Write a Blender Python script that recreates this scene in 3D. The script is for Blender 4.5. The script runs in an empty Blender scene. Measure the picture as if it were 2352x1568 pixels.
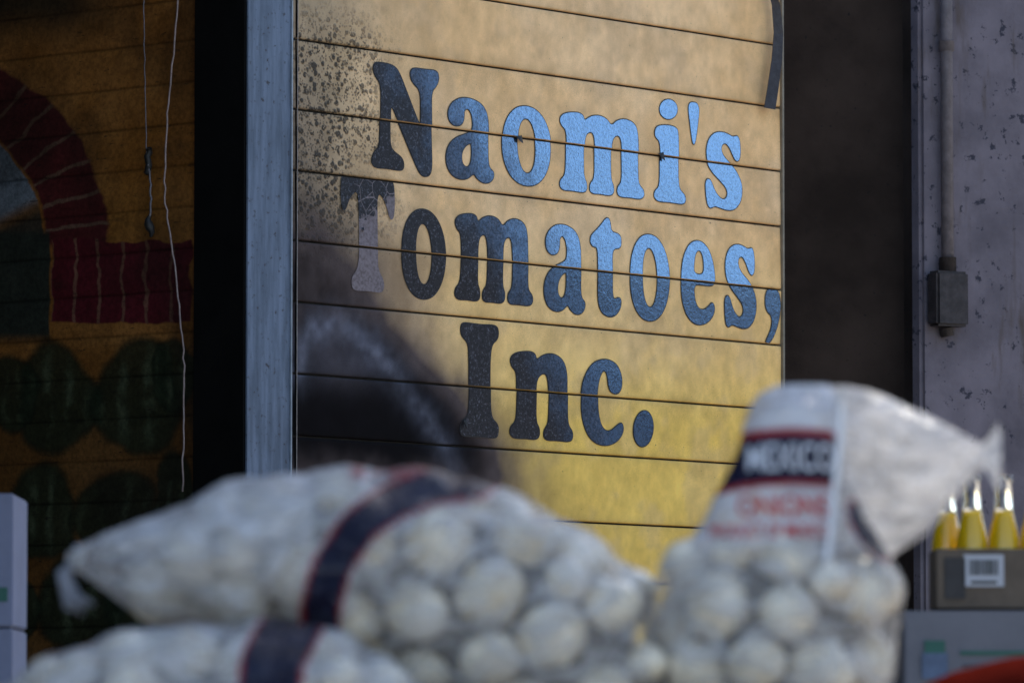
import bpy, bmesh, math, random
import numpy as np
from mathutils import Matrix, Vector
random.seed(4); rng=np.random.default_rng(7)
S=bpy.context.scene
S.view_settings.view_transform='Standard'; S.view_settings.look='None'; S.view_settings.exposure=0
COL=S.collection
CZ=1.0   # reference level (eye height) for local wall heights

# ---------------------------------------------------------------- helpers
def link(o,parent=None):
    COL.objects.link(o)
    if parent: o.parent=parent
    return o
def empty(name,M=None):
    e=bpy.data.objects.new(name,None); link(e)
    e.empty_display_size=.1
    if M is not None: e.matrix_world=M
    return e
def mesh_obj(name,verts,faces,mat,parent=None,smooth=False):
    me=bpy.data.meshes.new(name); me.from_pydata([tuple(map(float,v)) for v in verts],[],faces); me.update()
    if smooth:
        me.polygons.foreach_set('use_smooth',[True]*len(me.polygons))
    if mat: 
        for m in (mat if isinstance(mat,list) else [mat]): me.materials.append(m)
    o=bpy.data.objects.new(name,me); return link(o,parent)
def grid_faces(ny,nx,wrap=False):
    f=[]
    for j in range(ny-1):
        for i in range(nx if wrap else nx-1):
            a=j*nx+i; b=j*nx+(i+1)%nx
            f.append((a,b,b+nx,a+nx))
    return f
def set_attr(o,name,arr):
    a=o.data.color_attributes.new(name,'FLOAT_COLOR','POINT')
    a.data.foreach_set('color',np.asarray(arr,dtype=np.float32).ravel())
def box(name,c,s,mat,parent=None,bev=.0,rotz=0):
    bm=bmesh.new(); bmesh.ops.create_cube(bm,size=1)
    for v in bm.verts: v.co=Vector((v.co.x*s[0],v.co.y*s[1],v.co.z*s[2]))
    if bev: bmesh.ops.bevel(bm,geom=bm.edges[:],offset=bev,segments=2,affect='EDGES')
    me=bpy.data.meshes.new(name); bm.to_mesh(me); bm.free(); me.materials.append(mat)
    o=bpy.data.objects.new(name,me); o.location=c; o.rotation_euler=(0,0,rotz); return link(o,parent)
def tube(name,pts,r,mat,parent=None,n=8,rfun=None):
    pts=[Vector(p) for p in pts]; V=[];F=[]
    for i,p in enumerate(pts):
        t=(pts[min(i+1,len(pts)-1)]-pts[max(i-1,0)]).normalized()
        a=t.cross(Vector((0,1,0.1))).normalized(); b=t.cross(a).normalized()
        rr=r if rfun is None else r*rfun(i/(len(pts)-1))
        for k in range(n):
            an=2*math.pi*k/n; V.append(p+a*rr*math.cos(an)+b*rr*math.sin(an))
    F=grid_faces(len(pts),n,True)
    F.append(tuple(range(n))); F.append(tuple((len(pts)-1)*n+k for k in range(n)))
    return mesh_obj(name,V,F,mat,parent,True)
def lathe(name,prof,mat,loc,parent=None,n=32):
    V=[];F=[]
    for r,z in prof:
        for k in range(n):
            a=2*math.pi*k/n; V.append((loc[0]+r*math.cos(a),loc[1]+r*math.sin(a),loc[2]+z))
    F=grid_faces(len(prof),n,True)
    return mesh_obj(name,V,F,mat,parent,True)
def sm(a,b,x):
    t=np.clip((x-a)/(b-a),0,1); return t*t*(3-2*t)
def vnoise(x,y,seed=0):
    r=np.random.default_rng(seed).random((256,256))
    xi=np.floor(x).astype(int); yi=np.floor(y).astype(int); fx=x-xi; fy=y-yi
    fx=fx*fx*(3-2*fx); fy=fy*fy*(3-2*fy)
    g=lambda a,b:r[b%256,a%256]
    return (g(xi,yi)*(1-fx)+g(xi+1,yi)*fx)*(1-fy)+(g(xi,yi+1)*(1-fx)+g(xi+1,yi+1)*fx)*fy
def fbm(x,y,seed=0,o=4):
    s=0;a=.5;t=0
    for k in range(o): s=s+a*vnoise(x*2**k+17*k,y*2**k+9*k,seed+k); t+=a; a*=.5
    return s/t
def mixc(c,d,t): 
    t=np.asarray(t)[...,None]; return c*(1-t)+np.array(d)*t
def polydist(x,y,P):
    D=np.full(np.shape(x),1e9)
    for (ax,ay),(bx,by) in zip(P[:-1],P[1:]):
        dx,dy=bx-ax,by-ay; t=np.clip(((x-ax)*dx+(y-ay)*dy)/(dx*dx+dy*dy),0,1)
        D=np.minimum(D,np.hypot(x-ax-t*dx,y-ay-t*dy))
    return D

# ---------------------------------------------------------------- material helpers
class NT:
    def __init__(s,name):
        s.m=bpy.data.materials.new(name); s.m.use_nodes=True; s.t=s.m.node_tree; s.n=s.t.nodes
        s.b=s.n['Principled BSDF']; s.out=s.n['Material Output']
        s.tc=s.n.new('ShaderNodeTexCoord').outputs['Object']
    def L(s,a,b): s.t.links.new(a,b)
    def val(s,sock,v):
        if hasattr(v,'is_output'): s.L(v,sock)
        else: sock.default_value=v
    def noise(s,scale,det=4,rough=.6,vec=None,dist=0):
        n=s.n.new('ShaderNodeTexNoise'); n.inputs['Scale'].default_value=scale; n.inputs['Detail'].default_value=det
        n.inputs['Roughness'].default_value=rough; n.inputs['Distortion'].default_value=dist
        s.L(vec or s.tc,n.inputs['Vector']); return n.outputs['Fac']
    def vor(s,scale,vec=None,feature='F1'):
        n=s.n.new('ShaderNodeTexVoronoi'); n.inputs['Scale'].default_value=scale; n.feature=feature
        s.L(vec or s.tc,n.inputs['Vector']); return n.outputs['Distance']
    def ramp(s,f,a,b,ca=0.,cb=1.):
        n=s.n.new('ShaderNodeMapRange'); n.interpolation_type='SMOOTHSTEP'
        s.L(f,n.inputs['Value'])
        for i,v in zip((1,2,3,4),(a,b,ca,cb)): n.inputs[i].default_value=v
        return n.outputs[0]
    def math(s,op,a,b=0.):
        n=s.n.new('ShaderNodeMath'); n.operation=op; s.val(n.inputs[0],a); s.val(n.inputs[1],b); return n.outputs[0]
    def mix(s,f,a,b,mode='MIX'):
        n=s.n.new('ShaderNodeMix'); n.data_type='RGBA'; n.blend_type=mode
        s.val(n.inputs[0],f); s.val(n.inputs[6],a); s.val(n.inputs[7],b); return n.outputs[2]
    def scalev(s,x,y,z):
        n=s.n.new('ShaderNodeMapping'); n.inputs['Scale'].default_value=(x,y,z); s.L(s.tc,n.inputs['Vector']); return n.outputs[0]
    def sep(s):
        n=s.n.new('ShaderNodeSeparateXYZ'); s.L(s.tc,n.inputs[0]); return n.outputs
    def lum(s,c):
        n=s.n.new('ShaderNodeRGBToBW'); s.L(c,n.inputs[0]); return n.outputs[0]
    def attr(s,name):
        n=s.n.new('ShaderNodeAttribute'); n.attribute_name=name; return n.outputs['Color'],n.outputs['Alpha']
    def bump(s,h,dist=.002,strength=1.,prev=None):
        n=s.n.new('ShaderNodeBump'); n.inputs['Distance'].default_value=dist; n.inputs['Strength'].default_value=strength
        s.L(h,n.inputs['Height'])
        if prev: s.L(prev,n.inputs['Normal'])
        return n.outputs[0]
    def set(s,**k):
        for a,v in k.items():
            s.val(s.b.inputs[{'color':'Base Color','rough':'Roughness','metal':'Metallic','normal':'Normal','trans':'Transmission Weight','ior':'IOR','spec':'Specular IOR Level','coat':'Coat Weight','alpha':'Alpha'}[a]],v)
        return s.m
def c4(*c): return (c[0],c[1],c[2],1.)
def simple(name,col,rough=.7,metal=0.,nscale=20,amt=.35,bump=.002,dark=None,spec=.5):
    t=NT(name); f=t.ramp(t.noise(nscale,6,.65),.3,.7)
    d=dark or tuple(x*(1-amt) for x in col)
    t.set(color=t.mix(f,c4(*d),c4(*col)),rough=rough,metal=metal,spec=spec)
    if bump: t.set(normal=t.bump(t.noise(nscale*3,4),bump))
    return t.m

# ---------------------------------------------------------------- frames
d=Vector((.643,.766,0)).normalized()
def frame(o,x):
    z=Vector((0,0,1)); y=z.cross(x)
    return Matrix(((x.x,y.x,z.x,o[0]),(x.y,y.y,z.y,o[1]),(x.z,y.z,z.z,o[2]),(0,0,0,1)))
MS=frame((-.598,15.0,CZ),d)                    # sign wall: x along wall, -y outward, z up
m=Vector((-.766,.643,0)).normalized()
MM=frame((-.8435,14.974,CZ),m)                 # mural wall: x to the left, +y outward

# ================================================================ SIGN WALL
wall=empty('shop_wall',MS)
edges=[-1.0,-.81,-.645,-.455,-.29,-.10,.065,.285,.475,.640,.831,.9965,1.187,1.350,1.537,1.700,1.887,2.071,2.235,2.42,2.585,2.77,2.94,3.12,3.3]
tilts={}
for k in range(len(edges)-1): tilts[k]=random.uniform(-.2,.2)
def pidx(v):
    for k in range(len(edges)-1):
        if v<edges[k+1]: return k
    return len(edges)-2
tilts[pidx(1.75)]=.9; tilts[pidx(1.6)]=.8; tilts[pidx(1.45)]=1.2; tilts[pidx(1.25)]=-1.5; tilts[pidx(1.1)]=-.5; tilts[pidx(.9)]=-1.0
def depth(k,v): return (v-(edges[k]+edges[k+1])/2)*math.tan(math.radians(tilts[k]))

def sign_paint(u,v):
    n1=fbm(u*3,v*3,3); n2=fbm(u*9,v*9,11); n3=fbm(u*30,v*30,21,3)
    c=np.ones(u.shape+(3,))*np.array((.90,.57,.27))
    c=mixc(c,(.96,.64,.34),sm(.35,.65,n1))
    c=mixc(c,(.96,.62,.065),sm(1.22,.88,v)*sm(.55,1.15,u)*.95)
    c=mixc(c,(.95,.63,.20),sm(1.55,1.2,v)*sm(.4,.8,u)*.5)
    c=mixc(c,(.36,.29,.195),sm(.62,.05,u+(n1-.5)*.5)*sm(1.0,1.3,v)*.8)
    c=mixc(c,(.60,.42,.25),sm(.52,.3,n2)*.3)
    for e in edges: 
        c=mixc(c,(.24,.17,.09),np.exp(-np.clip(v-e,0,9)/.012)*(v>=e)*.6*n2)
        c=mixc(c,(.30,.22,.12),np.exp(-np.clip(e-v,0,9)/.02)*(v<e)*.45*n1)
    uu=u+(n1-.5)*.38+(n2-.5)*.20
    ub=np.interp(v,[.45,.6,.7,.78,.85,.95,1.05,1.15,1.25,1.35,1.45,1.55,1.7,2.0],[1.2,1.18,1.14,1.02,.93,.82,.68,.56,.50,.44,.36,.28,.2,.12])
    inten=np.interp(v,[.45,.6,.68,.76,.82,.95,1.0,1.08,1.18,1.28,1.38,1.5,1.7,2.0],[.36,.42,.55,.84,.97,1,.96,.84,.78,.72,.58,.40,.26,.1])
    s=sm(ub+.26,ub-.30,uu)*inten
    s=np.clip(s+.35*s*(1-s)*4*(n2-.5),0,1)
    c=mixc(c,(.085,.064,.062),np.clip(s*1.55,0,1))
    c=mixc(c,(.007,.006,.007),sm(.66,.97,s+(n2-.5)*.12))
    arch=polydist(u,v,[(.05,1.0),(.06,1.06),(.10,1.11),(.18,1.135),(.27,1.12),(.34,1.085),(.43,1.02),(.54,.94),(.62,.86),(.675,.78)])
    g=(np.exp(-(arch/.022)**2)*.28+np.exp(-(arch/.052)**2)*.48)*(.1+1.5*n2*(.4+n3))*np.interp(v,[.76,.85,1.1,1.15],[.6,.5,.8,.75])
    c=mixc(c,(.17,.18,.24),np.clip(g,0,.8))
    c=mixc(c,(.11,.10,.12),np.exp(-((u-.22)/.14)**2-((v-1.03)/.06)**2)*.55)
    c*= (.82+.36*n3)[...,None]
    bub=sm(.52,.2,u+(n2-.5)*.3)*sm(1.25,1.5,v)*sm(2.05,1.85,v)
    a=np.clip(bub,0,1)
    return np.concatenate([c,a[...,None]],-1)

t=NT('weathered_painted_siding')
col,bub=t.attr('paint')
sp=t.noise(110,3,.6); spots=t.ramp(sp,.69,.72)
v1=t.vor(56); bubm=t.ramp(v1,.30,.50,1,0); bsel=t.ramp(t.noise(34,3,.7),.42,.50)
bm_=t.math('MULTIPLY',t.math('MULTIPLY',bubm,bsel),bub)
v2=t.vor(120); bm2=t.math('MULTIPLY',t.math('MULTIPLY',t.ramp(v2,.24,.46,1,0),bub),t.ramp(t.noise(60,2),.38,.48))
scr=t.ramp(t.noise(14,6,.75,t.scalev(1,1,9),.6),.68,.73)
fine=t.mix(t.ramp(t.noise(500,2,.5),.3,.7),c4(.86,.86,.86),c4(1.06,1.06,1.06))
c=t.mix(1.,col,fine,'MULTIPLY')
streak=t.mix(t.ramp(t.noise(5,6,.7,t.scalev(1.6,1,1)),.35,.65),c4(.87,.85,.81),c4(1.03,1.03,1.03))
c=t.mix(1.,c,streak,'MULTIPLY')
c=t.mix(t.math('MULTIPLY',bm_,.9),c,c4(.03,.026,.022)); c=t.mix(t.math('MULTIPLY',bm2,.75),c,c4(.06,.05,.04))
c=t.mix(t.math('MULTIPLY',scr,.4),c,c4(.1,.08,.06)); c=t.mix(t.math('MULTIPLY',spots,.85),c,c4(.04,.03,.03))
h=t.math('ADD',t.math('MULTIPLY',bm_,1.),t.math('MULTIPLY',bm2,.4))
nb=t.bump(h,.005,.9,t.bump(t.noise(60,5,.6),.0006,.6))
siding=t.set(color=c,rough=t.ramp(t.noise(25,4),.3,.7,.5,.65),normal=nb,spec=t.ramp(t.lum(col),.01,.20,.02,.15))
grime=simple('grime_metal',(.02,.018,.016),.8)
W0,W1=.042,2.157
for k in range(len(edges)-1):
    lo,hi=edges[k]+.0022,edges[k+1]-.0022
    fine_=(lo>.3 and hi<2.6)
    nx=340 if fine_ else 60; nz=34 if fine_ else 10
    us=np.linspace(W0,W1,nx); vs=np.concatenate([[lo,lo+.0012],np.linspace(lo+.004,hi-.004,nz),[hi-.0012,hi]])
    U,Vv=np.meshgrid(us,vs)
    y=depth(k,Vv)+.0016*(fbm(U*4,Vv*14+k*3,50+k,2)-.5)
    y[0,:]+=.010; y[-1,:]+=.010; y[1,:]+=.0015; y[-2,:]+=.0015
    P=np.stack([U,y,Vv],-1).reshape(-1,3)
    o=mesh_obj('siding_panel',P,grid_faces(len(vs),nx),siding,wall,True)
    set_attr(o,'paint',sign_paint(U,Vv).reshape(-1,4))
    us=np.linspace(.0,.037,6); U,Vv=np.meshgrid(us,vs); y=depth(k,Vv)+.002; y[0,:]+=.010; y[-1,:]+=.010
    o=mesh_obj('edge_trim',np.stack([U,y,Vv],-1).reshape(-1,3),grid_faces(len(vs),6),siding,wall,True)
    set_attr(o,'paint',(sign_paint(U,Vv)*np.array([.75,.75,.8,.4])).reshape(-1,4))
box('backing',(1.08,.075,1.15),(2.14,.12,4.3),grime,wall)
wire=simple('thin_wire',(.35,.30,.28),.5,.3,60)
tube('trim_wire',[(.0395,-.004,z) for z in np.linspace(-1,3.3,9)],.0013,wire,wall)
box('end_angle',(2.163,.03,1.15),(.01,.075,4.3),simple('end_angle_metal',(.28,.24,.18),.5,.2),wall,.001)

# ---- lettering
def ell(cx,cy,rx,ry,n=28,tilt=0.,p=2.):
    P=[]
    for k in range(n):
        a=2*math.pi*k/n; ca,sa=math.cos(a),math.sin(a)
        x=rx*math.copysign(abs(ca)**(2/p),ca); y=ry*math.copysign(abs(sa)**(2/p),sa)
        P.append((cx+x+tilt*y,cy+y))
    return P
G={}
G['N']=[[(.03,.92),(.04,.985),(.12,1),(.30,.995),(.40,.95),(.72,.42),(.72,.79),(.60,.85),(.56,.93),(.60,.995),(.80,.99),(.97,1),(1,.93),(.96,.85),(.88,.79),(.88,.4),(.89,.06),(.85,-.02),(.74,-.03),(.67,.04),(.275,.64),(.275,.22),(.33,.17),(.46,.12),(.48,.03),(.42,0),(.22,.01),(.05,0),(0,.05),(.03,.14),(.12,.19),(.135,.5),(.14,.80),(.06,.86)]]
G['a']=[[(.04,.80),(.12,.92),(.32,1),(.56,1),(.78,.94),(.88,.80),(.88,.5),(.88,.26),(.92,.17),(1,.14),(.99,.06),(.90,.0),(.76,-.01),(.64,.04),(.58,.10),(.46,.02),(.28,0),(.10,.05),(0,.20),(.04,.38),(.20,.50),(.42,.56),(.54,.60),(.56,.72),(.52,.84),(.44,.88),(.38,.84),(.38,.74),(.32,.66),(.18,.64),(.07,.69)],[(.54,.46),(.54,.28),(.50,.18),(.42,.15),(.34,.20),(.33,.32),(.40,.41),(.48,.45)]]
G['o']=[ell(.5,.5,.5,.5,p=2.15),ell(.5,.5,.19,.345,tilt=-.04,p=2.1)]
G['m']=[[(0,.90),(.06,.97),(.20,1),(.28,.98),(.29,.90),(.36,.97),(.46,1),(.56,.97),(.61,.88),(.68,.97),(.79,1),(.90,.95),(.93,.82),(.93,.30),(.94,.18),(1,.12),(1,.04),(.95,0),(.82,.01),(.71,0),(.675,.05),(.685,.13),(.735,.19),(.735,.6),(.72,.76),(.67,.78),(.62,.72),(.605,.55),(.605,.2),(.64,.13),(.635,.03),(.58,0),(.48,.01),(.38,0),(.35,.05),(.36,.13),(.41,.19),(.415,.6),(.40,.76),(.35,.78),(.30,.72),(.285,.55),(.285,.2),(.32,.13),(.32,.03),(.27,0),(.15,.01),(.04,0),(0,.05),(.01,.13),(.07,.19),(.08,.5),(.08,.76),(.02,.81)]]
G['n']=[[(0,.90),(.08,.97),(.30,1),(.40,.98),(.42,.90),(.52,.97),(.68,1),(.84,.94),(.91,.80),(.91,.3),(.93,.18),(1,.12),(1,.03),(.93,0),(.76,.01),(.58,0),(.53,.05),(.55,.13),(.61,.19),(.62,.6),(.59,.75),(.52,.77),(.43,.70),(.41,.55),(.41,.2),(.47,.13),(.47,.04),(.41,0),(.24,.01),(.06,0),(0,.05),(.01,.13),(.1,.19),(.11,.5),(.11,.76),(.03,.81)]]
G['i']=[[(.03,.89),(.1,.97),(.45,1),(.74,.98),(.78,.90),(.78,.3),(.82,.18),(1,.12),(1,.03),(.88,0),(.5,.01),(.12,0),(0,.05),(.02,.13),(.18,.19),(.20,.5),(.20,.77),(.05,.82)]]
G['dot']=[ell(.5,.5,.46,.5,tilt=.12)]
G["'"]=[[(0,.85),(.15,.98),(.5,1),(.85,.98),(1,.85),(.85,.5),(.62,.08),(.45,0),(.32,.08),(.15,.5)]]
G['s']=[[(.86,.98),(.92,.93),(.94,.80),(.92,.68),(.84,.64),(.76,.68),(.66,.80),(.54,.87),(.43,.83),(.42,.75),(.52,.66),(.78,.56),(.95,.42),(1,.28),(.94,.12),(.78,.02),(.58,0),(.40,.02),(.24,.04),(.14,0),(.06,.03),(.02,.14),(0,.32),(.06,.38),(.16,.36),(.26,.22),(.42,.13),(.54,.14),(.60,.21),(.56,.29),(.40,.37),(.16,.48),(.04,.60),(.02,.76),(.10,.90),(.26,.98),(.46,1),(.62,.98),(.74,.95)]]
G['T']=[[(0,.96),(.05,1),(.5,.99),(.95,1),(1,.95),(1,.75),(.97,.65),(.9,.65),(.85,.76),(.76,.85),(.68,.86),(.67,.5),(.68,.2),(.8,.12),(.8,.03),(.74,0),(.5,.01),(.26,0),(.2,.04),(.2,.12),(.32,.2),(.33,.5),(.32,.86),(.24,.85),(.15,.78),(.1,.70),(.04,.68),(0,.75)]]
G['t']=[[(.60,1),(.66,.96),(.68,.86),(.90,.85),(.99,.82),(1,.74),(.94,.70),(.70,.69),(.70,.4),(.71,.22),(.78,.17),(.90,.20),(1,.18),(.98,.09),(.82,.01),(.6,-.01),(.36,.03),(.25,.14),(.24,.4),(.24,.69),(.08,.69),(0,.73),(.02,.80),(.2,.86),(.38,.93),(.5,.99)]]
G['e']=[[(.5,1),(.75,.95),(.92,.8),(.99,.58),(.96,.50),(.88,.47),(.60,.47),(.38,.47),(.39,.32),(.48,.20),(.64,.17),(.80,.22),(.90,.28),(.98,.24),(.98,.16),(.86,.06),(.64,0),(.40,0),(.18,.09),(.03,.28),(0,.52),(.06,.76),(.24,.94)],[(.38,.59),(.66,.59),(.67,.76),(.60,.87),(.50,.88),(.42,.82),(.38,.70)]]
G['c']=[[(.55,1),(.78,.97),(.9,.9),(.97,.78),(.95,.66),(.85,.60),(.70,.62),(.64,.70),(.62,.82),(.56,.87),(.48,.84),(.40,.70),(.38,.5),(.42,.3),(.52,.18),(.68,.16),(.84,.24),(.95,.28),(1,.22),(.97,.14),(.84,.05),(.62,0),(.38,.01),(.16,.1),(.02,.3),(0,.52),(.06,.75),(.26,.94)]]
G[',']=[[(.5,1),(.85,.95),(1,.8),(1,.6),(.85,.35),(.55,.12),(.2,0),(.1,.03),(.15,.1),(.4,.25),(.5,.42),(.4,.53),(.2,.56),(.02,.68),(.03,.88),(.22,.98)]]
G['I']=[[(0,.96),(.06,1),(.5,.99),(.94,1),(1,.95),(.98,.88),(.82,.83),(.78,.7),(.78,.3),(.82,.17),(1,.12),(1,.04),(.94,0),(.5,.01),(.06,0),(0,.04),(.02,.12),(.2,.17),(.23,.3),(.23,.7),(.2,.83),(.02,.88)]]
text=[('N',.338,.619,1.568,1.855),('a',.644,.850,1.563,1.790),('o',.885,1.096,1.567,1.790),('m',1.134,1.513,1.567,1.792),('i',1.558,1.704,1.567,1.791),('dot',1.583,1.672,1.808,1.865),("'",1.7185,1.771,1.743,1.867),('s',1.797,1.9735,1.565,1.792),
('T',.215,.435,1.230,1.5405),('o',.462,.644,1.225,1.470),('m',.684,1.018,1.233,1.473),('a',1.064,1.249,1.224,1.470),('t',1.270,1.410,1.2255,1.504),('o',1.4476,1.628,1.222,1.470),('e',1.680,1.842,1.225,1.470),('s',1.885,2.038,1.225,1.470),(',',2.077,2.152,1.184,1.353),
('I',.708,.870,.8596,1.171),('n',.919,1.193,.863,1.107),('c',1.228,1.420,.859,1.104),('dot',1.461,1.558,.863,.965)]
def rounded(P,R):
    out=[];n=len(P)
    for i in range(n):
        a,b,c_=[Vector(P[(i+k)%n]) for k in (-1,0,1)]
        la,lc=(a-b).length,(c_-b).length; da=min(.5*la,R); dc=min(.5*lc,R)
        p=b+(a-b)*(da/la); q=b+(c_-b)*(dc/lc)
        for k in range(6):
            s=k/5; out.append(p*(1-s)**2+b*2*s*(1-s)+q*s*s)
    return out
sign=empty('shop_sign',MS)
def letter_mat(name,kind):
    t=NT(name); x,y,z=t.sep()
    reg=t.math('ADD',x,t.math('MULTIPLY',t.math('SUBTRACT',z,1.2),.8))       # soot fades to the upper right as painted sky reflection comes in
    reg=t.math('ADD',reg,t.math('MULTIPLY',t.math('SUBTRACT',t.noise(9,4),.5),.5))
    soot_to_sky=t.ramp(reg,.80,1.5)
    grit=t.ramp(t.noise(150,3,.7),.46,.60); 
    drops=t.ramp(t.vor(70),.06,.2,1,0)
    drops=t.math('MULTIPLY',drops,t.ramp(t.noise(26,2),.5,.56))
    base=t.mix(soot_to_sky,c4(.024,.022,.026),c4(.21,.345,.58))  # sooty black to the blue of reflected sky, put into the base colour
    pale=t.math('MULTIPLY',t.ramp(t.noise(130,4,.8),.54,.62),t.ramp(soot_to_sky,0,1,.50,.16))
    base=t.mix(pale,base,c4(.20,.20,.25))
    base=t.mix(t.math('MULTIPLY',grit,t.ramp(reg,.6,1.7,.7,.18)),base,c4(.008,.008,.010))
    base=t.mix(t.math('MULTIPLY',drops,.7),base,c4(.02,.023,.035))
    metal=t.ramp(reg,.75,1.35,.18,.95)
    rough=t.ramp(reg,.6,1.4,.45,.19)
    nb=t.bump(t.noise(150,3,.6),.0004,.8,t.bump(t.noise(40,3),.0005,.6))
    if kind=='T':
        cut=t.math('ADD',z,t.math('MULTIPLY',t.math('SUBTRACT',t.noise(30,5,.7),.5),.16))
        cut=t.math('SUBTRACT',cut,t.math('MULTIPLY',t.math('SUBTRACT',x,.32),.5))
        f=t.ramp(cut,1.435,1.44); crack=t.ramp(t.vor(26,feature='DISTANCE_TO_EDGE'),.015,.028,1,0)
        f=t.math('MULTIPLY',f,t.math('SUBTRACT',1.,t.math('MULTIPLY',crack,t.ramp(x,.26,.30))))
        g=t.mix(t.ramp(t.noise(120,4,.7),.35,.65),c4(.13,.105,.11),c4(.22,.185,.20))
        base=t.mix(f,g,base); metal=t.math('MULTIPLY',metal,f); rough=t.math('SUBTRACT',.6,t.math('MULTIPLY',f,.2))
    return t.set(color=base,metal=metal,rough=rough,normal=nb,spec=.2)
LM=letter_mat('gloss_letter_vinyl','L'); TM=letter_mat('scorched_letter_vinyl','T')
OM=simple('letter_edge_black',(.012,.012,.015),.6,0,80)
def make_letter(name,contours,off,y0,mat):
    cu=bpy.data.curves.new('tmp','CURVE'); cu.dimensions='2D'; cu.fill_mode='BOTH'; cu.offset=off
    for P in contours:
        sp=cu.splines.new('POLY'); sp.points.add(len(P)-1)
        for q,p in zip(sp.points,P): q.co=(p[0],p[1],0,1)
        sp.use_cyclic_u=True
    o=bpy.data.objects.new('tmp',cu); COL.objects.link(o)
    dg=bpy.context.evaluated_depsgraph_get(); me=bpy.data.meshes.new_from_object(o.evaluated_get(dg))
    bpy.data.objects.remove(o)
    bm=bmesh.new(); bm.from_mesh(me)
    for e in edges:
        for q in (e-.0035,e+.0035):
            bmesh.ops.bisect_plane(bm,geom=bm.verts[:]+bm.edges[:]+bm.faces[:],plane_co=(0,q,0),plane_no=(0,1,0))
    kill=[]
    for f in bm.faces:
        cy=f.calc_center_median().y
        if any(abs(cy-e)<.0034 for e in edges): kill.append(f)
    bmesh.ops.delete(bm,geom=kill,context='FACES')
    idx={v:(pidx(v.link_faces[0].calc_center_median().y) if v.link_faces else 0) for v in bm.verts}
    for vtx,k in idx.items():
        u,v=vtx.co.x,vtx.co.y; vtx.co=Vector((u,depth(k,v)-y0,v))
    bm.normal_update()
    for f in bm.faces:
        if f.normal.y>0: f.normal_flip()
    bm.to_mesh(me); bm.free(); me.name=name; me.materials.clear(); me.materials.append(mat)
    ob=bpy.data.objects.new(name,me); link(ob,sign)
for ch,u0,u1,v0,v1 in text:
    cs=[]
    for P in G[ch]:
        Q=[(u0+x*(u1-u0),v0+y*(v1-v0)) for x,y in P]; cs.append(rounded(Q,.03))
    nm={'dot':'dot',"'":'apostrophe',',':'comma'}.get(ch,'letter_'+ch)
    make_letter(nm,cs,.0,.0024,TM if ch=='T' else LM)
    if ch!='T': make_letter(nm+'_edge',cs,.0028,.0016,OM)
fl=simple('torn_vinyl',(.012,.012,.014),.5,0,40)
for (u,v,sx,sz) in [(.955,1.700,.016,.018),(1.590,1.703,.015,.020),(.30,1.40,.006,.01),(.725,.90,.008,.02)]:
    mesh_obj('torn_flake',[(u-sx,-.006,v+sz*.1),(u-sx*.2,-.012,v-sz*.7),(u+sx,-.007,v-sz*.9),(u+sx*.7,-.005,v+sz*.4),(u,-.010,v+sz*.2)],[(0,1,4),(1,2,4),(2,3,4)],fl,sign)

# hanging strap at the top right of the wall
strap=empty('hanging_metal_strap',MS)
pts=[(2.00,-.03,2.60),(2.03,-.03,2.42),(2.065,-.032,2.28),(2.108,-.03,2.18),(2.120,-.03,2.10),(2.112,-.03,2.02),(2.092,-.03,1.93),(2.078,-.03,1.875)]
V=[];w=[.006,.009,.010,.013,.016,.019,.021,.022]
for (x,y,z),ww in zip(pts,w): 
    x-=.016; V+=[(x-ww,y,z),(x+ww*.5,y-.014,z-.004),(x+ww,y-.0,z)]
o=mesh_obj('strap',V,grid_faces(len(pts),3),simple('strap_metal',(.06,.055,.06),.5,.5,50),strap,False)
mo=o.modifiers.new('s','SOLIDIFY'); mo.thickness=.003
tube('strap_loop',[(1.98,-.03,2.24),(2.01,-.04,2.20),(2.04,-.04,2.22),(2.07,-.03,2.30)],.004,simple('strap_wire',(.05,.05,.05),.5,.5),strap)

# ================================================================ STEEL POST
t=NT('galvanised_post'); x,y,z=t.sep()
n=t.noise(7,6,.7,t.scalev(5,5,.5)); c=t.mix(t.ramp(n,.3,.7),c4(.065,.09,.13),c4(.15,.195,.275))
c=t.mix(t.ramp(t.noise(60,5,.7),.58,.68),c,c4(.04,.04,.05))
postm=t.set(color=c,metal=.35,rough=.5,normal=t.bump(t.noise(80,4),.001,.5))
darkm=simple('shaded_post_metal',(.005,.005,.005),.8,.0,8,.5,spec=.15)  # shade on the post's left side, painted as near-black metal
post=empty('steel_post',MS)
box('post_front',(-.0885,-.018,1.15),(.172,.006,4.3),postm,post,.002)
box('post_core',(-.0885,.075,1.15),(.166,.174,4.3),darkm,post)
box('post_lip',(-.004,-.014,1.15),(.006,.022,4.3),simple('bright_edge',(.35,.4,.46),.4,.4),post,.001)
box('post_side_plate',(-.178,.075,1.15),(.006,.18,4.3),darkm,post,.001)

# ================================================================ MURAL WALL (roller shutter, painted)
mural=empty('mural_wall',MM)
ns,nv=420,900
ss=np.linspace(-.01,.85,ns); vs=np.linspace(.05,2.35,nv); Sx,Vv=np.meshgrid(ss,vs)
gx=420-(Sx-.0314)/.00162; gy=1724-Vv*13067/(14.974+.643*Sx)     # mural layout grid
n1=fbm(Sx*5,Vv*5,31); n2=fbm(Sx*18,Vv*18,33)
wob=(fbm(gx/45,gy/45,77)-.5)*22; wx=gx+wob; wy=gy+(fbm(gx/50,gy/50,79)-.5)*22
c=np.ones(Sx.shape+(3,))*np.array((.27,.105,.022))
c=mixc(c,(.35,.15,.04),sm(.4,.7,n1)); c=mixc(c,(.14,.065,.022),sm(.35,.15,n1)); c=mixc(c,(.38,.155,.028),np.exp(-((gx-300)/150)**2-((gy-500)/90)**2)*.7)
c=mixc(c,(.05,.033,.018),sm(140,0,gy)*sm(400,100,gx))
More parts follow.
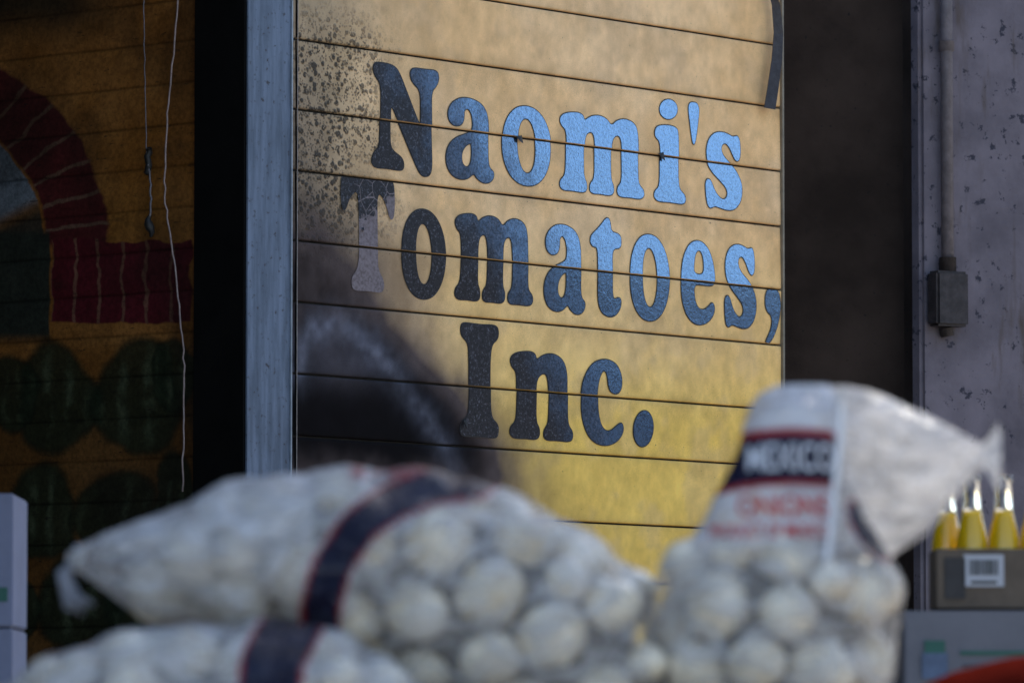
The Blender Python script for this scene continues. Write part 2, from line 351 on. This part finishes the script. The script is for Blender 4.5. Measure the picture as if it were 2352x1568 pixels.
r=np.hypot(wx+220,wy-565); an=np.degrees(np.arctan2(565-wy,wx+220))
ring=sm(316,326,r)*sm(472,460,r)*sm(-2,2,an)
seg=np.abs(((an/9.5+.3)%1)-.5)*2; mort=sm(.82,.93,seg)
c=mixc(c,(.095,.018,.018),ring); c=mixc(c,(.20,.12,.08),ring*mort*.8)
inn=sm(318,312,r)*sm(0,3,an); c=mixc(c,(.19,.22,.26),inn*sm(480,440,gy+ (gx-80)*.5)); c=mixc(c,(.05,.038,.026),inn*sm(440,500,gy+(gx-80)*.5))
br=sm(112,116,wx)*sm(436,430,wx)*sm(548,553,wy)*sm(742,737,wy)
bx=np.abs((((wx-112)/55)%1)-.5)*2; mort=sm(.82,.93,bx)
c=mixc(c,(.105,.013,.019),br); c=mixc(c,(.22,.11,.07),br*mort*.8)
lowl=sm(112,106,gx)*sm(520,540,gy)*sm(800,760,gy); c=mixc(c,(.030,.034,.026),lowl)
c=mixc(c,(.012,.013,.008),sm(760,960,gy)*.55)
for (px,py,rx,ry) in [(130,920,92,130),(310,915,100,135),(25,900,60,90),(395,860,50,85),(90,1180,85,110),(265,1190,95,110),(400,1150,50,110),(180,1390,100,100),(30,1400,60,90),(340,1400,100,110)]:
    th=np.arctan2(wy-py,wx-px); q=np.hypot((wx-px)/rx,(wy-py)/ry)*(1+.10*np.sin(th*3+px)); body=sm(1.10,.88,q)
    rib=np.abs(np.sin((wx-px)/rx*5.5*(1.1-.35*((wy-py)/ry)**2)+(n1-.5)*2))
    c=mixc(c,(.019,.027,.014),body*.92); c=mixc(c,(.075,.090,.05),body*rib**5*.85*sm(1.05,.4,q)*sm(.3,.6,n2)); c=mixc(c,(.009,.011,.007),body*sm(.85,1,q)*.5)
c=mixc(c,(.02,.015,.01),sm(.25,.05,fbm(Sx*3,Vv*12,91)))
c=mixc(c,(.015,.012,.010),sm(.42,.70,fbm(Sx*4,Vv*3,191))*.5)
c*=(.75+.5*n2)[...,None]
pitch=.1105; Vw=Vv+.004*(fbm(Sx*6,Vv*2,401)-.5); ph=((Vw/pitch)%1)
c*=(1-.5*np.exp(-(np.minimum(ph,1-ph)/.035)**2)*(.4+fbm(Sx*9,Vv*9,402)))[...,None]
y=-.012+ .007*np.sin(np.pi*np.clip(ph,0,1))**.5 
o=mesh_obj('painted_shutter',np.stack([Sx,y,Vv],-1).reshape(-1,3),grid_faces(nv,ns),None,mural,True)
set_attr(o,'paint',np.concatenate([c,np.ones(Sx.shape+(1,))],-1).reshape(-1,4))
t=NT('mural_paint'); col,_=t.attr('paint'); 
cc=t.mix(1.,col,t.mix(t.ramp(t.noise(90,5,.7),.3,.7),c4(.6,.6,.6),c4(1.15,1.15,1.15)),'MULTIPLY')
cc=t.mix(t.ramp(t.noise(20,6,.8,t.scalev(1,1,5)),.60,.66),cc,c4(.015,.012,.01))
o.data.materials.append(t.set(color=cc,rough=.5,normal=t.bump(t.noise(50,4),.001,.5),spec=.2))
box('upper_shutter',(1.2,-.05,2.83),(2.5,.06,.96),simple('shutter_brown',(.09,.05,.02),.6),mural)
box('outer_wall',(1.72,-.05,.675),(1.74,.06,3.35),simple('shutter_brown2',(.09,.05,.02),.6),mural)
box('base_wall',(.42,-.05,-.475),(.86,.06,1.05),simple('shutter_brown3',(.09,.05,.02),.6),mural)
# dangling wires
wires=empty('dangling_wires',MM)
wm=simple('pale_cable',(.42,.32,.30),.45,.2,90); wd=simple('burnt_cable',(.22,.20,.22),.35,.5,90)
def mp(gx,gy,off): 
    s=.0314+(420-gx)*.00162; return (s,off,(1724-gy)*(14.974+.643*s)/13067)
def jit(P,n,amp):
    P=np.array(P); tt=np.linspace(0,len(P)-1,n); Q=np.stack([np.interp(tt,range(len(P)),P[:,k]) for k in range(3)],-1)
    Q[:,:2]+=np.cumsum(rng.normal(0,amp,(n,2)),0)*.25+rng.normal(0,amp,(n,2)); return Q
tube('cable_1',jit([mp(428,-260,.04),mp(425,0,.04),mp(408,260,.05),mp(402,460,.05),mp(425,650,.04),mp(436,850,.03),mp(432,1130,.03)],70,.0012),.0024,wm,wires)
tube('cable_2',jit([mp(352,-260,.05),mp(356,0,.05),mp(364,350,.05)],40,.0008),.0016,wd,wires)
tube('cable_3',jit([mp(364,350,.05),mp(372,420,.05),mp(370,520,.05)],20,.0015),.003,wd,wires)
wk=simple('charred',(.02,.02,.02),.6)
tube('burnt_clip',jit([mp(364,340,.05),mp(366,375,.05),mp(362,400,.05)],8,.003),.009,wk,wires)
tube('burnt_end',jit([mp(370,495,.05),mp(372,545,.05)],6,.003),.013,wk,wires,rfun=lambda q:math.sin(math.pi*min(max(q,.1),.9)))

# ================================================================ CONCRETE WALLS RIGHT
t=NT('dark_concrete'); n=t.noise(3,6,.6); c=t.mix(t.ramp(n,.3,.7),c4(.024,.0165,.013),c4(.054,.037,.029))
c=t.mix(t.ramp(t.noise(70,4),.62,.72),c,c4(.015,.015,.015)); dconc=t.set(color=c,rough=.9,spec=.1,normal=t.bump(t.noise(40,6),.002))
t=NT('painted_concrete'); n=t.noise(4,6,.6); c=t.mix(t.ramp(n,.3,.7),c4(.090,.079,.096),c4(.17,.148,.175))
c=t.mix(t.ramp(t.noise(26,5,.7),.59,.64),c,c4(.03,.03,.045)); c=t.mix(t.ramp(t.noise(5,4,.6,t.scalev(3,3,.5)),.55,.75),c,c4(.08,.062,.055))
lconc=t.set(color=c,rough=.8,spec=.3,normal=t.bump(t.noise(50,6),.002))
cw=empty('concrete_wall')
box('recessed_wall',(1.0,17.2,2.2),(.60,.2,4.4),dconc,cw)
pil=empty('concrete_pillar',frame((1.222,16.93,CZ),Vector((.866,.5,0))))
box('pillar_body',(.28,.03,1.2),(.56,.06,4.4),lconc,pil,.012)
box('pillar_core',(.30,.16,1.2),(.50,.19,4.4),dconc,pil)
cond=empty('electrical_conduit',frame((1.222,16.93,CZ),Vector((.866,.5,0))))
cm=simple('painted_conduit',(.14,.13,.155),.55,.1,30); bxm=simple('junction_box_metal',(.05,.042,.045),.6,.3,30,.6)
tube('pipe',[(.075,-.03,z) for z in (3.4,2.5,1.45)],.019,cm,cond,16)
tube('coupling',[(.075,-.03,z) for z in (1.47,1.42)],.026,bxm,cond,16)
box('junction_box',(.072,-.035,1.345),(.115,.06,.165),bxm,cond,.008)
tube('strap_clip',[(.075,-.03,z) for z in (2.12,2.09)],.024,cm,cond,16)
tube('pipe_lower',[(.075,-.02,1.26),(.08,-.02,1.235)],.02,bxm,cond,12)

# ================================================================ ADDED SHADE CANOPY AND SIDE WALL, GROUND, ADDED OPPOSITE BUILDINGS
roofm=simple('roof_deck',(.11,.10,.10),.8,.1,3)
canopy=empty('shade_canopy')  # unseen canopy, added on the left to keep the mural dark
box('roof_deck',(-2.45,12.2,3.9),(3.1,8.4,.12),roofm,canopy)
for yy in (8.2,10.4,12.6,15.2): box('roof_beam',(-2.45,yy,3.75),(3.0,.12,.18),roofm,canopy)
box('fascia',(-.87,12.2,3.86),(.05,8.5,.3),simple('fascia_paint',(.3,.28,.22),.6),canopy)
sw=empty('shade_side_wall'); box('block_wall',(-3.6,11.5,2.0),(.2,12,4.0),simple('block_dark',(.05,.045,.045),.9,0,4),sw)  # unseen wall, added to block light from the left
for q in range(13): box('joint',(-3.497,11.5,.3+q*.3),(.004,11.8,.012),grime,sw)
brick=simple('dark_brick',(.10,.05,.04),.9,0,2); glass=simple('window_dark',(.02,.022,.025),.2,0,3,.3,0)
slab=simple('concrete_slab_mat',(.27,.26,.25),.85,0,2)
mb=empty('market_building')
box('sun_block_storeys',(-4.2,22.3,9.2),(11.62,10.0,9.6),brick,mb)  # unseen storeys, added height and right edge shaped to block the sun
box('lower_storey',(-4.4,22.6,2.2),(11.0,9.4,4.38),brick,mb)
box('cornice',(-4.2,22.3,14.1),(11.64,10.3,.25),slab,mb)
for f in range(3):
    for q in range(5): box('window',(-8.6+q*2.2,17.28,6.2+f*2.8),(1.1,.08,1.5),glass,mb,.01)
t=NT('yard_concrete'); c=t.mix(t.ramp(t.noise(1.2,6),.3,.7),c4(.42,.36,.28),c4(.56,.48,.38))
asph=t.set(color=c,rough=.9,normal=t.bump(t.noise(60,4),.004))
mesh_obj('ground',[(-600,-600,0),(600,-600,0),(600,600,0),(-600,600,0)],[(0,1,2,3)],asph)
box('market_floor',(-.6,11.9,.06),(5.8,11.6,.12),slab,None,.01)
def bld(name,c,s,nf,nw):
    e=empty(name); box('walls',c,s,brick,e); fx=c[0]-s[0]/2-.01
    box('parapet',(c[0],c[1],c[2]+s[2]/2+.1),(s[0]+.3,s[1]+.3,.2),brick,e)
    for f in range(nf):
        for w_ in range(nw):
            yy=c[1]-s[1]/2+(w_+.5)*s[1]/nw; box('window',(fx,yy,1.6+f*3),(.06,s[1]/nw*.5,1.4),glass,e,.01)
bld('added_brick_building',(30,10.9,4.0),(12,16.0,8),2,5)  # unseen, added as the dark shape reflected in the left letters
bld('added_brick_warehouse',(31,40,2.1),(12,41.4,4.2),1,10)  # unseen, added; its height sets where sky starts in the letter reflections

# ================================================================ ONION SACKS
t=NT('onion_skin'); n=t.noise(14,4); c=t.mix(t.ramp(n,.3,.7),c4(.52,.43,.30),c4(.95,.86,.70)); onion_m=t.set(color=c,rough=.25)
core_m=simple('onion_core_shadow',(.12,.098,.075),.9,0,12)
def film(name,opac,bumps=1.,tlw=.3):
    t=NT(name); col,al=t.attr('label')
    fold=t.noise(11,5,.6,t.scalev(1,1,1.8),1.8)
    bc=t.mix(al,c4(.70,.69,.70),col)
    t.set(color=bc,rough=t.ramp(t.noise(30,3),.3,.7,.14,.36),normal=t.bump(fold,.028*bumps,.95))
    tr=t.n.new('ShaderNodeBsdfTransparent'); tl=t.n.new('ShaderNodeBsdfTranslucent'); t.L(bc,tl.inputs[0])
    m1=t.n.new('ShaderNodeMixShader'); m1.inputs[0].default_value=tlw; t.L(t.b.outputs[0],m1.inputs[1]); t.L(tl.outputs[0],m1.inputs[2])
    m2=t.n.new('ShaderNodeMixShader'); op=t.math('ADD',t.ramp(fold,.35,.68,opac-.24,opac+.34),t.math('MULTIPLY',al,.9))
    op=t.math('MINIMUM',op,1.); t.L(op,m2.inputs[0]); t.L(tr.outputs[0],m2.inputs[1]); t.L(m1.outputs[0],m2.inputs[2])
    t.L(m2.outputs[0],t.out.inputs['Surface']); return t.m
film_m=film('sack_film',.36); film_d=film('sack_film_loose',.60,1.8,.5)
def smooth_interp(x,xp,fp,k=9):
    f=np.interp(x,xp,fp); ke=np.hanning(k+2)[1:-1]; ke/=ke.sum(); fpad=np.concatenate([np.full(k//2,f[0]),f,np.full(k//2,f[-1])]); return np.convolve(fpad,ke,'valid')
def onions(name,C,R,parent):
    bm=bmesh.new(); bmesh.ops.create_icosphere(bm,subdivisions=3,radius=1); 
    B=np.array([v.co[:] for v in bm.verts]); F=[tuple(v.index for v in f.verts) for f in bm.faces]; bm.free()
    B=B.copy(); rr=np.hypot(B[:,0],B[:,1]); B[:,2]=B[:,2]*.84+np.sign(B[:,2])*np.exp(-(rr/.18)**2)*.25
    V=[];FF=[]
    for i,(c_,r) in enumerate(zip(C,R)):
        q=Matrix.Rotation(random.uniform(0,6.3),3,Vector((random.gauss(0,1),random.gauss(0,1),random.gauss(0,1))).normalized())
        V.append(B@np.array(q).T*r+np.array(c_)); FF+= [tuple(a+i*len(B) for a in f) for f in F]
    return mesh_obj(name,np.concatenate(V),FF,onion_m,parent,True)
def sack(name,st,axis,yc,hys,parent,labf,om=(-9,9),nS=200,nT=110,seed=1,p=2.2,mat=None,Ro=.049,gather=(.0,.0),fr=11):
    st=np.array(st); s=np.linspace(st[0,0],st[-1,0],nS)
    A=smooth_interp(s,st[:,0],st[:,1]); Bq=smooth_interp(s,st[:,0],st[:,2]); hy=smooth_interp(s,st[:,0],hys)
    cc=(A+Bq)/2; hh=np.abs(A-Bq)/2
    rg=np.random.default_rng(seed)
    def pos(i,th,sc_h=0.,):
        ct,sn=np.cos(th),np.sin(th); ct=np.sign(ct)*np.abs(ct)**(2/p); sn=np.sign(sn)*np.abs(sn)**(2/p)
        h=np.maximum(hh[i]-sc_h,.0005); y=np.maximum(hy[i]-sc_h,.0005)
        if axis=='x': return np.stack([s[i],yc-y*sn,cc[i]+h*ct],-1)
        return np.stack([cc[i]+h*ct,yc-y*sn,s[i]],-1)
    C=[];R=[]
    if om[0]>-5 or om[1]<5:
        for att in range(14000):
            i=rg.integers(3,nS-3); th=rg.random()*2*np.pi; r=Ro*((.86+.22*rg.random()) if att<7000 else (.62+.3*rg.random()))
            if not(om[0]<s[i]<om[1]) or hh[i]<r*1.1 or hy[i]<r*1.05: continue
            q=pos(np.array(i),np.array(th),r*(1+.15*rg.random()))
            if all(np.linalg.norm(q-c_)>.93*(r+r2) for c_,r2 in zip(C,R)): C.append(q);R.append(r)
            if len(C)>160: break
    I,T=np.meshgrid(np.arange(nS),np.linspace(0,2*np.pi,nT,endpoint=False),indexing='ij')
    P=pos(I,T)
    u=(s-s[0])/(s[-1]-s[0]); g=gather[0]*np.exp(-u/.10)+gather[1]*np.exp(-(1-u)/.10)
    mod=(1+g[:,None]*np.sin(T*fr+4*np.sin(u*9)[:,None])+.05*(fbm(T*2.2,I/18.,seed+3)-.5)*2)
    ax=np.stack([s,np.full(nS,yc),cc],-1) if axis=='x' else np.stack([cc,np.full(nS,yc),s],-1)
    P=ax[:,None,:]+(P-ax[:,None,:])*mod[...,None]
    if C:
        Ca=np.array(C);Ra=np.array(R); flat=P.reshape(-1,3)
        dd=(np.linalg.norm(flat[:,None,:]-Ca[None],axis=2)-Ra[None]); dm=dd.min(1)
        ctr=np.repeat(ax,nT,0); dirv=ctr-flat; L=np.linalg.norm(dirv,axis=1,keepdims=True)+1e-6
        inzone=np.array((flat[:,0] if axis=='x' else flat[:,2])); wz=sm(om[0]-.03,om[0]+.02,inzone)*sm(om[1]+.03,om[1]-.02,inzone)
        flat=flat+dirv/L*(np.clip(dm-.002,-.006,.022)*.5*wz)[:,None]; P=flat.reshape(nS,nT,3)
        onions('onions',C,R,parent)
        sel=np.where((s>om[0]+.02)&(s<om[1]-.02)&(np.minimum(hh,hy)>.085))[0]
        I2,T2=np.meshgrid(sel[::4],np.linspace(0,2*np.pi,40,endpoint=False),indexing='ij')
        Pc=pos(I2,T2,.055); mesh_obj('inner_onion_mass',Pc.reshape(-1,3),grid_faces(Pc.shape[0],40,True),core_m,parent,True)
    o=mesh_obj(name,P.reshape(-1,3),grid_faces(nS,nT,True),mat or film_m,parent,True)
    lab=labf(P[...,0],P[...,1],P[...,2]); set_attr(o,'label',lab.reshape(-1,4)); 
    return dict(s=s,cc=cc,hh=hh,hy=hy,yc=yc,p=p,P=P)
def blank(x,y,z): return np.concatenate([np.ones(x.shape+(3,)),np.zeros(x.shape+(1,))],-1)
NAVY=(.006,.008,.035); RED=(.34,.018,.018); WF=(.70,.69,.70)
def band(x,z,P,hw,film_a):
    L=blank(x,x,z); D=polydist(x,z,P)
    a=sm(hw+.0085,hw+.006,D); col=mixc(np.ones(x.shape+(3,))*np.array(WF),RED,a); L[...,:3]=mixc(col,NAVY,sm(hw+.002,hw-.0,D)); L[...,3]=np.maximum(a,film_a); return L
# sack lying on top
s1=empty('onion_sack')
def lab1(x,y,z):
    fa=.38*sm(-.22,-.32,x)*sm(.35,.55,fbm(x*12,z*12,8)+.12)+.12*sm(1.22,1.34,z)
    L=band(x,z,[(-.03,1.40),(-.05,1.376),(-.108,1.368),(-.169,1.342),(-.212,1.3085),(-.2486,1.2535),(-.264,1.198),(-.268,1.12)],.023,fa)
    bk=(y>=8.0); L[...,3]=np.where(bk,fa,L[...,3]); L[...,:3]=np.where(bk[...,None],np.array(WF),L[...,:3])
    r=sm(1.372,1.382,z)*sm(-.235,-.22,x)*sm(-.09,-.10,x)*(y<8.05)*(fbm(x*90,z*90,5)>.42)
    L[...,:3]=mixc(L[...,:3],RED,r*(L[...,3]<.6)); L[...,3]=np.maximum(L[...,3],r*.8); return L
sack('film',[(-.625,1.274,1.264),(-.612,1.283,1.255),(-.579,1.299,1.232),(-.506,1.330,1.176),(-.414,1.376,1.160),(-.322,1.3975,1.150),(-.230,1.4036,1.12),(-.138,1.4055,1.06),(-.0465,1.384,.99),(.0453,1.343,.955),(.125,1.298,.95),(.180,1.246,.97),(.2137,1.18,1.04),(.2206,1.14,1.08)],'x',8.0,
  [.006,.02,.05,.10,.14,.16,.17,.18,.19,.19,.175,.13,.06,.02],s1,lab1,om=(-.50,.19),seed=3,gather=(.16,.05))
tube('tie',[(-.612,8.0+.02*math.sin(a),1.270+.016*math.cos(a)) for a in np.linspace(0,6.28,20)],.004,simple('tie_twine',(.4,.4,.4),.6),s1)
tailm=simple('sack_tail',(.24,.25,.30),.4)
for k in range(7):
    a=k*.9; tube('loose_end',[(-.615,7.99,1.262),(-.622-.002*k,7.985+.01*math.sin(a),1.25),(-.618+.008*math.sin(a*2),7.98+.012*math.cos(a),1.225-.004*k),(-.60+.014*math.cos(a*1.7),7.98,1.205-.005*(k%4))],.0045,tailm,s1,6,lambda q:1.2-q*.7)
# sack underneath
s2=empty('onion_sack')
def lab2(x,y,z):
    L=band(x,z,[(-.290,1.20),(-.30,1.17),(-.322,1.12),(-.33,1.02)],.038,.15+0*x)
    bk=(y>=7.9); L[...,3]=np.where(bk,0,L[...,3]); return L
sack('film',[(-.74,1.03,1.02),(-.72,1.066,.95),(-.689,1.098,.935),(-.628,1.137,.934),(-.536,1.168,.934),(-.414,1.181,.934),(-.291,1.184,.934),(-.230,1.166,.934),(-.169,1.130,.934),(-.10,1.07,.934),(.0,1.0,.94),(.05,.97,.95)],'x',7.8,
  [.02,.08,.12,.15,.16,.165,.165,.16,.15,.13,.08,.02],s2,lab2,om=(-.70,.0),seed=9)
# standing sack
s3=empty('onion_sack')
def lab3(x,y,z):
    L=blank(x,y,z); fr_=(y<8.0); zz=z+.25*(x-.39)**2/.1*.4
    side=sm(.458,.450,x)
    red=sm(1.366,1.369,zz)*sm(1.452,1.449,zz)*side*fr_; nav=sm(1.375,1.378,zz)*sm(1.441,1.438,zz)
    white=sm(1.27,1.30,z)*side*fr_
    L[...,:3]=mixc(np.ones(x.shape+(3,))*np.array(WF),(.68,.68,.71),white); L[...,3]=white*.7
    L[...,:3]=mixc(L[...,:3],RED,red); L[...,:3]=mixc(L[...,:3],NAVY,red*nav); L[...,3]=np.maximum(L[...,3],red)
    q=np.hypot(((x-.500)+(z-1.31)*.45)/.026,(z-1.308)/.042); a=sm(1.12,1.06,q)*fr_
    L[...,:3]=mixc(L[...,:3],RED,a); L[...,:3]=mixc(L[...,:3],NAVY,sm(1.0,.95,q)*a); L[...,3]=np.maximum(L[...,3],a); return L
B3=sack('film',[(.934,.23,.50),(.95,.205,.53),(1.0955,.189,.537),(1.137,.181,.541),(1.174,.179,.556),(1.235,.184,.558),(1.2595,.200,.549),(1.278,.235,.538),(1.321,.272,.506),(1.370,.293,.483),(1.419,.315,.472),(1.480,.334,.466),(1.504,.347,.460),(1.514,.38,.442)],'z',8.0,
  [.10,.14,.165,.165,.165,.155,.14,.12,.10,.09,.08,.06,.03,.01],s3,lab3,om=(.93,1.285),seed=14,p=2.1)
sack('loose_top',[(.430,1.500,1.30),(.443,1.510,1.28),(.480,1.5095,1.270),(.535,1.494,1.270),(.584,1.473,1.305),(.621,1.451,1.350),(.648,1.438,1.382),(.662,1.428,1.400),(.672,1.436,1.392),(.686,1.452,1.372)],'x',8.01,
  [.03,.05,.06,.06,.05,.035,.022,.012,.02,.035],s3,blank,seed=21,mat=film_d,nS=120,gather=(.02,.30),fr=9)
tube('seam',[(.462,7.925,1.505),(.458,7.918,1.46),(.455,7.912,1.42),(.449,7.904,1.37),(.443,7.896,1.32),(.437,7.885,1.27),(.432,7.875,1.24)],.0042,simple('seam_plastic',(.88,.89,.92),.2),s3)
def wraptext(s_,x0,x1,z0,z1,mat,bold=.02):
    cu=bpy.data.curves.new('t','FONT'); cu.body=s_; cu.offset=bold; cu.resolution_u=4
    o=bpy.data.objects.new('t',cu); COL.objects.link(o); dg=bpy.context.evaluated_depsgraph_get(); me=bpy.data.meshes.new_from_object(o.evaluated_get(dg)); bpy.data.objects.remove(o)
    bm=bmesh.new(); bm.from_mesh(me); xs=[v.co.x for v in bm.verts]; ys=[v.co.y for v in bm.verts]; a,b,c_,d_=min(xs),max(xs),min(ys),max(ys)
    Pf=B3['P'].reshape(-1,3); Pf=Pf[Pf[:,1]<8.0]
    for v in bm.verts:
        x=x0+(v.co.x-a)/(b-a)*(x1-x0); z=z0+(v.co.y-c_)/(d_-c_)*(z1-z0)
        q=Pf[np.argsort((Pf[:,0]-x)**2+(Pf[:,2]-z)**2)[:6],1].mean(); v.co=Vector((x,q-.0035,z))
    bm.to_mesh(me); bm.free(); me.materials.clear(); me.materials.append(mat); o=bpy.data.objects.new('print_'+s_.split()[0].lower(),me); link(o,s3)
wtx=simple('print_white',(.60,.60,.64),.5,0,20,.1,0); rtx=simple('print_red',(.50,.025,.02),.5,0,20,.1,0)
wraptext('MEXICO',.328,.450,1.389,1.428,wtx,.008); wraptext('ONIONS',.314,.440,1.325,1.355,rtx,.01); wraptext('PRODUCT OF MEXICO',.276,.438,1.296,1.315,rtx,.01)

# red produce sack low at right
s4=empty('red_produce_sack')
redm=simple('red_net',(.10,.010,.006),1.,0,60,spec=0.)
sack('net',[(.56,1.02,1.0),(.60,1.08,.95),(.68,1.12,.934),(.78,1.145,.934),(.88,1.15,.934),(.98,1.12,.934),(1.03,1.0,.98)],'x',8.85,[.02,.1,.14,.15,.15,.12,.02],s4,blank,seed=33,mat=redm,nS=90,nT=60,gather=(.1,.1))

# table
wood=simple('table_wood',(.26,.19,.12),.75,0,6)
tb=empty('market_table')
for k in range(9): box('board',(.1,7.55+k*.2,.912),(2.3,.19,.035),wood,tb,.003)
for x in (-.95,1.15):
    for yy in (7.55,9.1): box('leg',(x,yy,.508),(.08,.08,.772),wood,tb,.004)
for yy in (7.55,9.1): box('rail',(.1,yy,.845),(2.0,.04,.09),wood,tb,.003)

# ================================================================ CARTONS AND BOTTLES
cart=simple('carton_white',(.17,.165,.185),.7,0,10,.12,spec=.2); cart2=simple('carton_lilac',(.20,.21,.30),.7,0,10,.15)
tape=simple('carton_seam',(.10,.10,.12),.6); grn=simple('print_green',(.02,.11,.08),.6,0,30,.2,0); kraft=simple('kraft_board',(.13,.095,.068),.8,0,15,.3)
cs1=empty('carton_stack')
for k in range(5): box('carton',(-1.285,12.2,.12+.1425+k*.285),(.46,.36,.281),cart2,cs1,.004)
box('green_print',(-1.09,12.018,1.33),(.05,.003,.03),grn,cs1)
cs2=empty('carton_stack')
for k in range(4):
    z=.12+.1443+k*.2885
    box('carton',(1.06,11.25,z),(.6,.4,.284),cart,cs2,.004); box('hand_slot',(1.06,11.048,z+.06),(.08,.004,.025),tape,cs2,.001)
for k,(a,b) in enumerate([(.80,.84),(.87,1.02)]): box('green_print',((a+b)/2,11.047,1.20-.01*k),(b-a,.003,.028 if k==0 else .008),grn,cs2)
box('print_line',(.96,11.047,1.165),(.17,.003,.007),tape,cs2); box('print_line',(.94,11.047,1.15),(.12,.003,.005),tape,cs2)
box('blue_print',(.82,11.046,1.165),(.05,.003,.05),simple('print_blue',(.10,.14,.23),.6),cs2)
cr=empty('bottle_carrier')
zb=1.2755
for nm,c_,s_ in [('base',(1.0,11.18,zb+.006),(.34,.20,.008)),('front',(1.0,11.078,zb+.06),(.345,.005,.115)),('back',(1.0,11.285,zb+.06),(.345,.005,.115)),('side',(.8285,11.18,zb+.06),(.005,.2,.113)),('side',(1.171,11.18,zb+.06),(.005,.2,.113))]:
    box(nm,c_,s_,kraft,cr)
box('dark_print',(.862,11.0735,zb+.06),(.04,.002,.08),simple('kraft_print',(.04,.035,.035),.7),cr)
box('label',(.918,11.0735,zb+.075),(.078,.002,.062),simple('label_white',(.42,.42,.46),.5,0,10,.05,0),cr)
blk=simple('print_black',(.03,.03,.03),.6,0,20,.1,0); xx=.892
while xx<.944:
    w_=random.choice([.0012,.002,.003]); box('bar',(xx,11.0718,zb+.081),(w_,.001,.03),blk,cr); xx+=w_+random.choice([.0014,.0022])
box('label_line',(.918,11.0718,zb+.052),(.05,.001,.006),blk,cr)
t=NT('bottle_glass'); gl=t.set(color=c4(.96,.98,.98),rough=.03,trans=1.,ior=1.3)
t=NT('mango_juice'); ju=t.set(color=c4(.98,.60,.006),rough=.25)
for i,(bx_,by_) in enumerate([(.900,11.13),(.962,11.13),(1.024,11.13),(1.086,11.13),(.86,11.24),(1.055,11.24)]):
    b=empty('juice_bottle'); dz=zb+.012
    lathe('juice',[(.0,.002),(.028,.002),(.0298,.01),(.0298,.105),(.0285,.125),(.0245,.145),(.0195,.165),(.0165,.180),(0,.181)],ju,(bx_,by_,dz),b)
    lathe('glass',[(.0,0),(.029,0),(.0306,.006),(.0306,.106),(.0294,.127),(.0254,.147),(.0204,.167),(.0172,.185),(.0150,.235),(.0172,.237),(.0172,.248),(.0150,.25),(.0136,.25),(.0134,.20),(.0150,.185)],gl,(bx_,by_,dz),b)

# ================================================================ LIGHT + CAMERA
el,az=math.radians(44),math.radians(7)      # azimuth from +Y toward +X
w=bpy.data.worlds.new('World'); S.world=w; w.use_nodes=True
nt=w.node_tree; sky=nt.nodes.new('ShaderNodeTexSky'); sky.sky_type='NISHITA'; sky.sun_disc=False; sky.sun_elevation=el; sky.sun_rotation=az
nt.links.new(sky.outputs[0],nt.nodes['Background'].inputs[0]); nt.nodes['Background'].inputs[1].default_value=.32
sl=bpy.data.lights.new('sun','SUN'); sl.energy=5; sl.angle=math.radians(.5); sl.color=(1,.93,.82)
so=bpy.data.objects.new('sun',sl); sd=Vector((math.sin(az)*math.cos(el),math.cos(az)*math.cos(el),math.sin(el)))
so.rotation_euler=sd.to_track_quat('Z','Y').to_euler(); link(so)
cam=bpy.data.cameras.new('camera'); cam.lens=200; cam.sensor_width=36; cam.clip_end=3000; cam.clip_start=.1
cam.dof.use_dof=True; cam.dof.focus_distance=15.8; cam.dof.aperture_fstop=4.9; cam.dof.aperture_blades=8
co=bpy.data.objects.new('camera',cam); co.location=(0,0,CZ); co.rotation_euler=(math.radians(90+4.115),0,0); link(co); S.camera=co
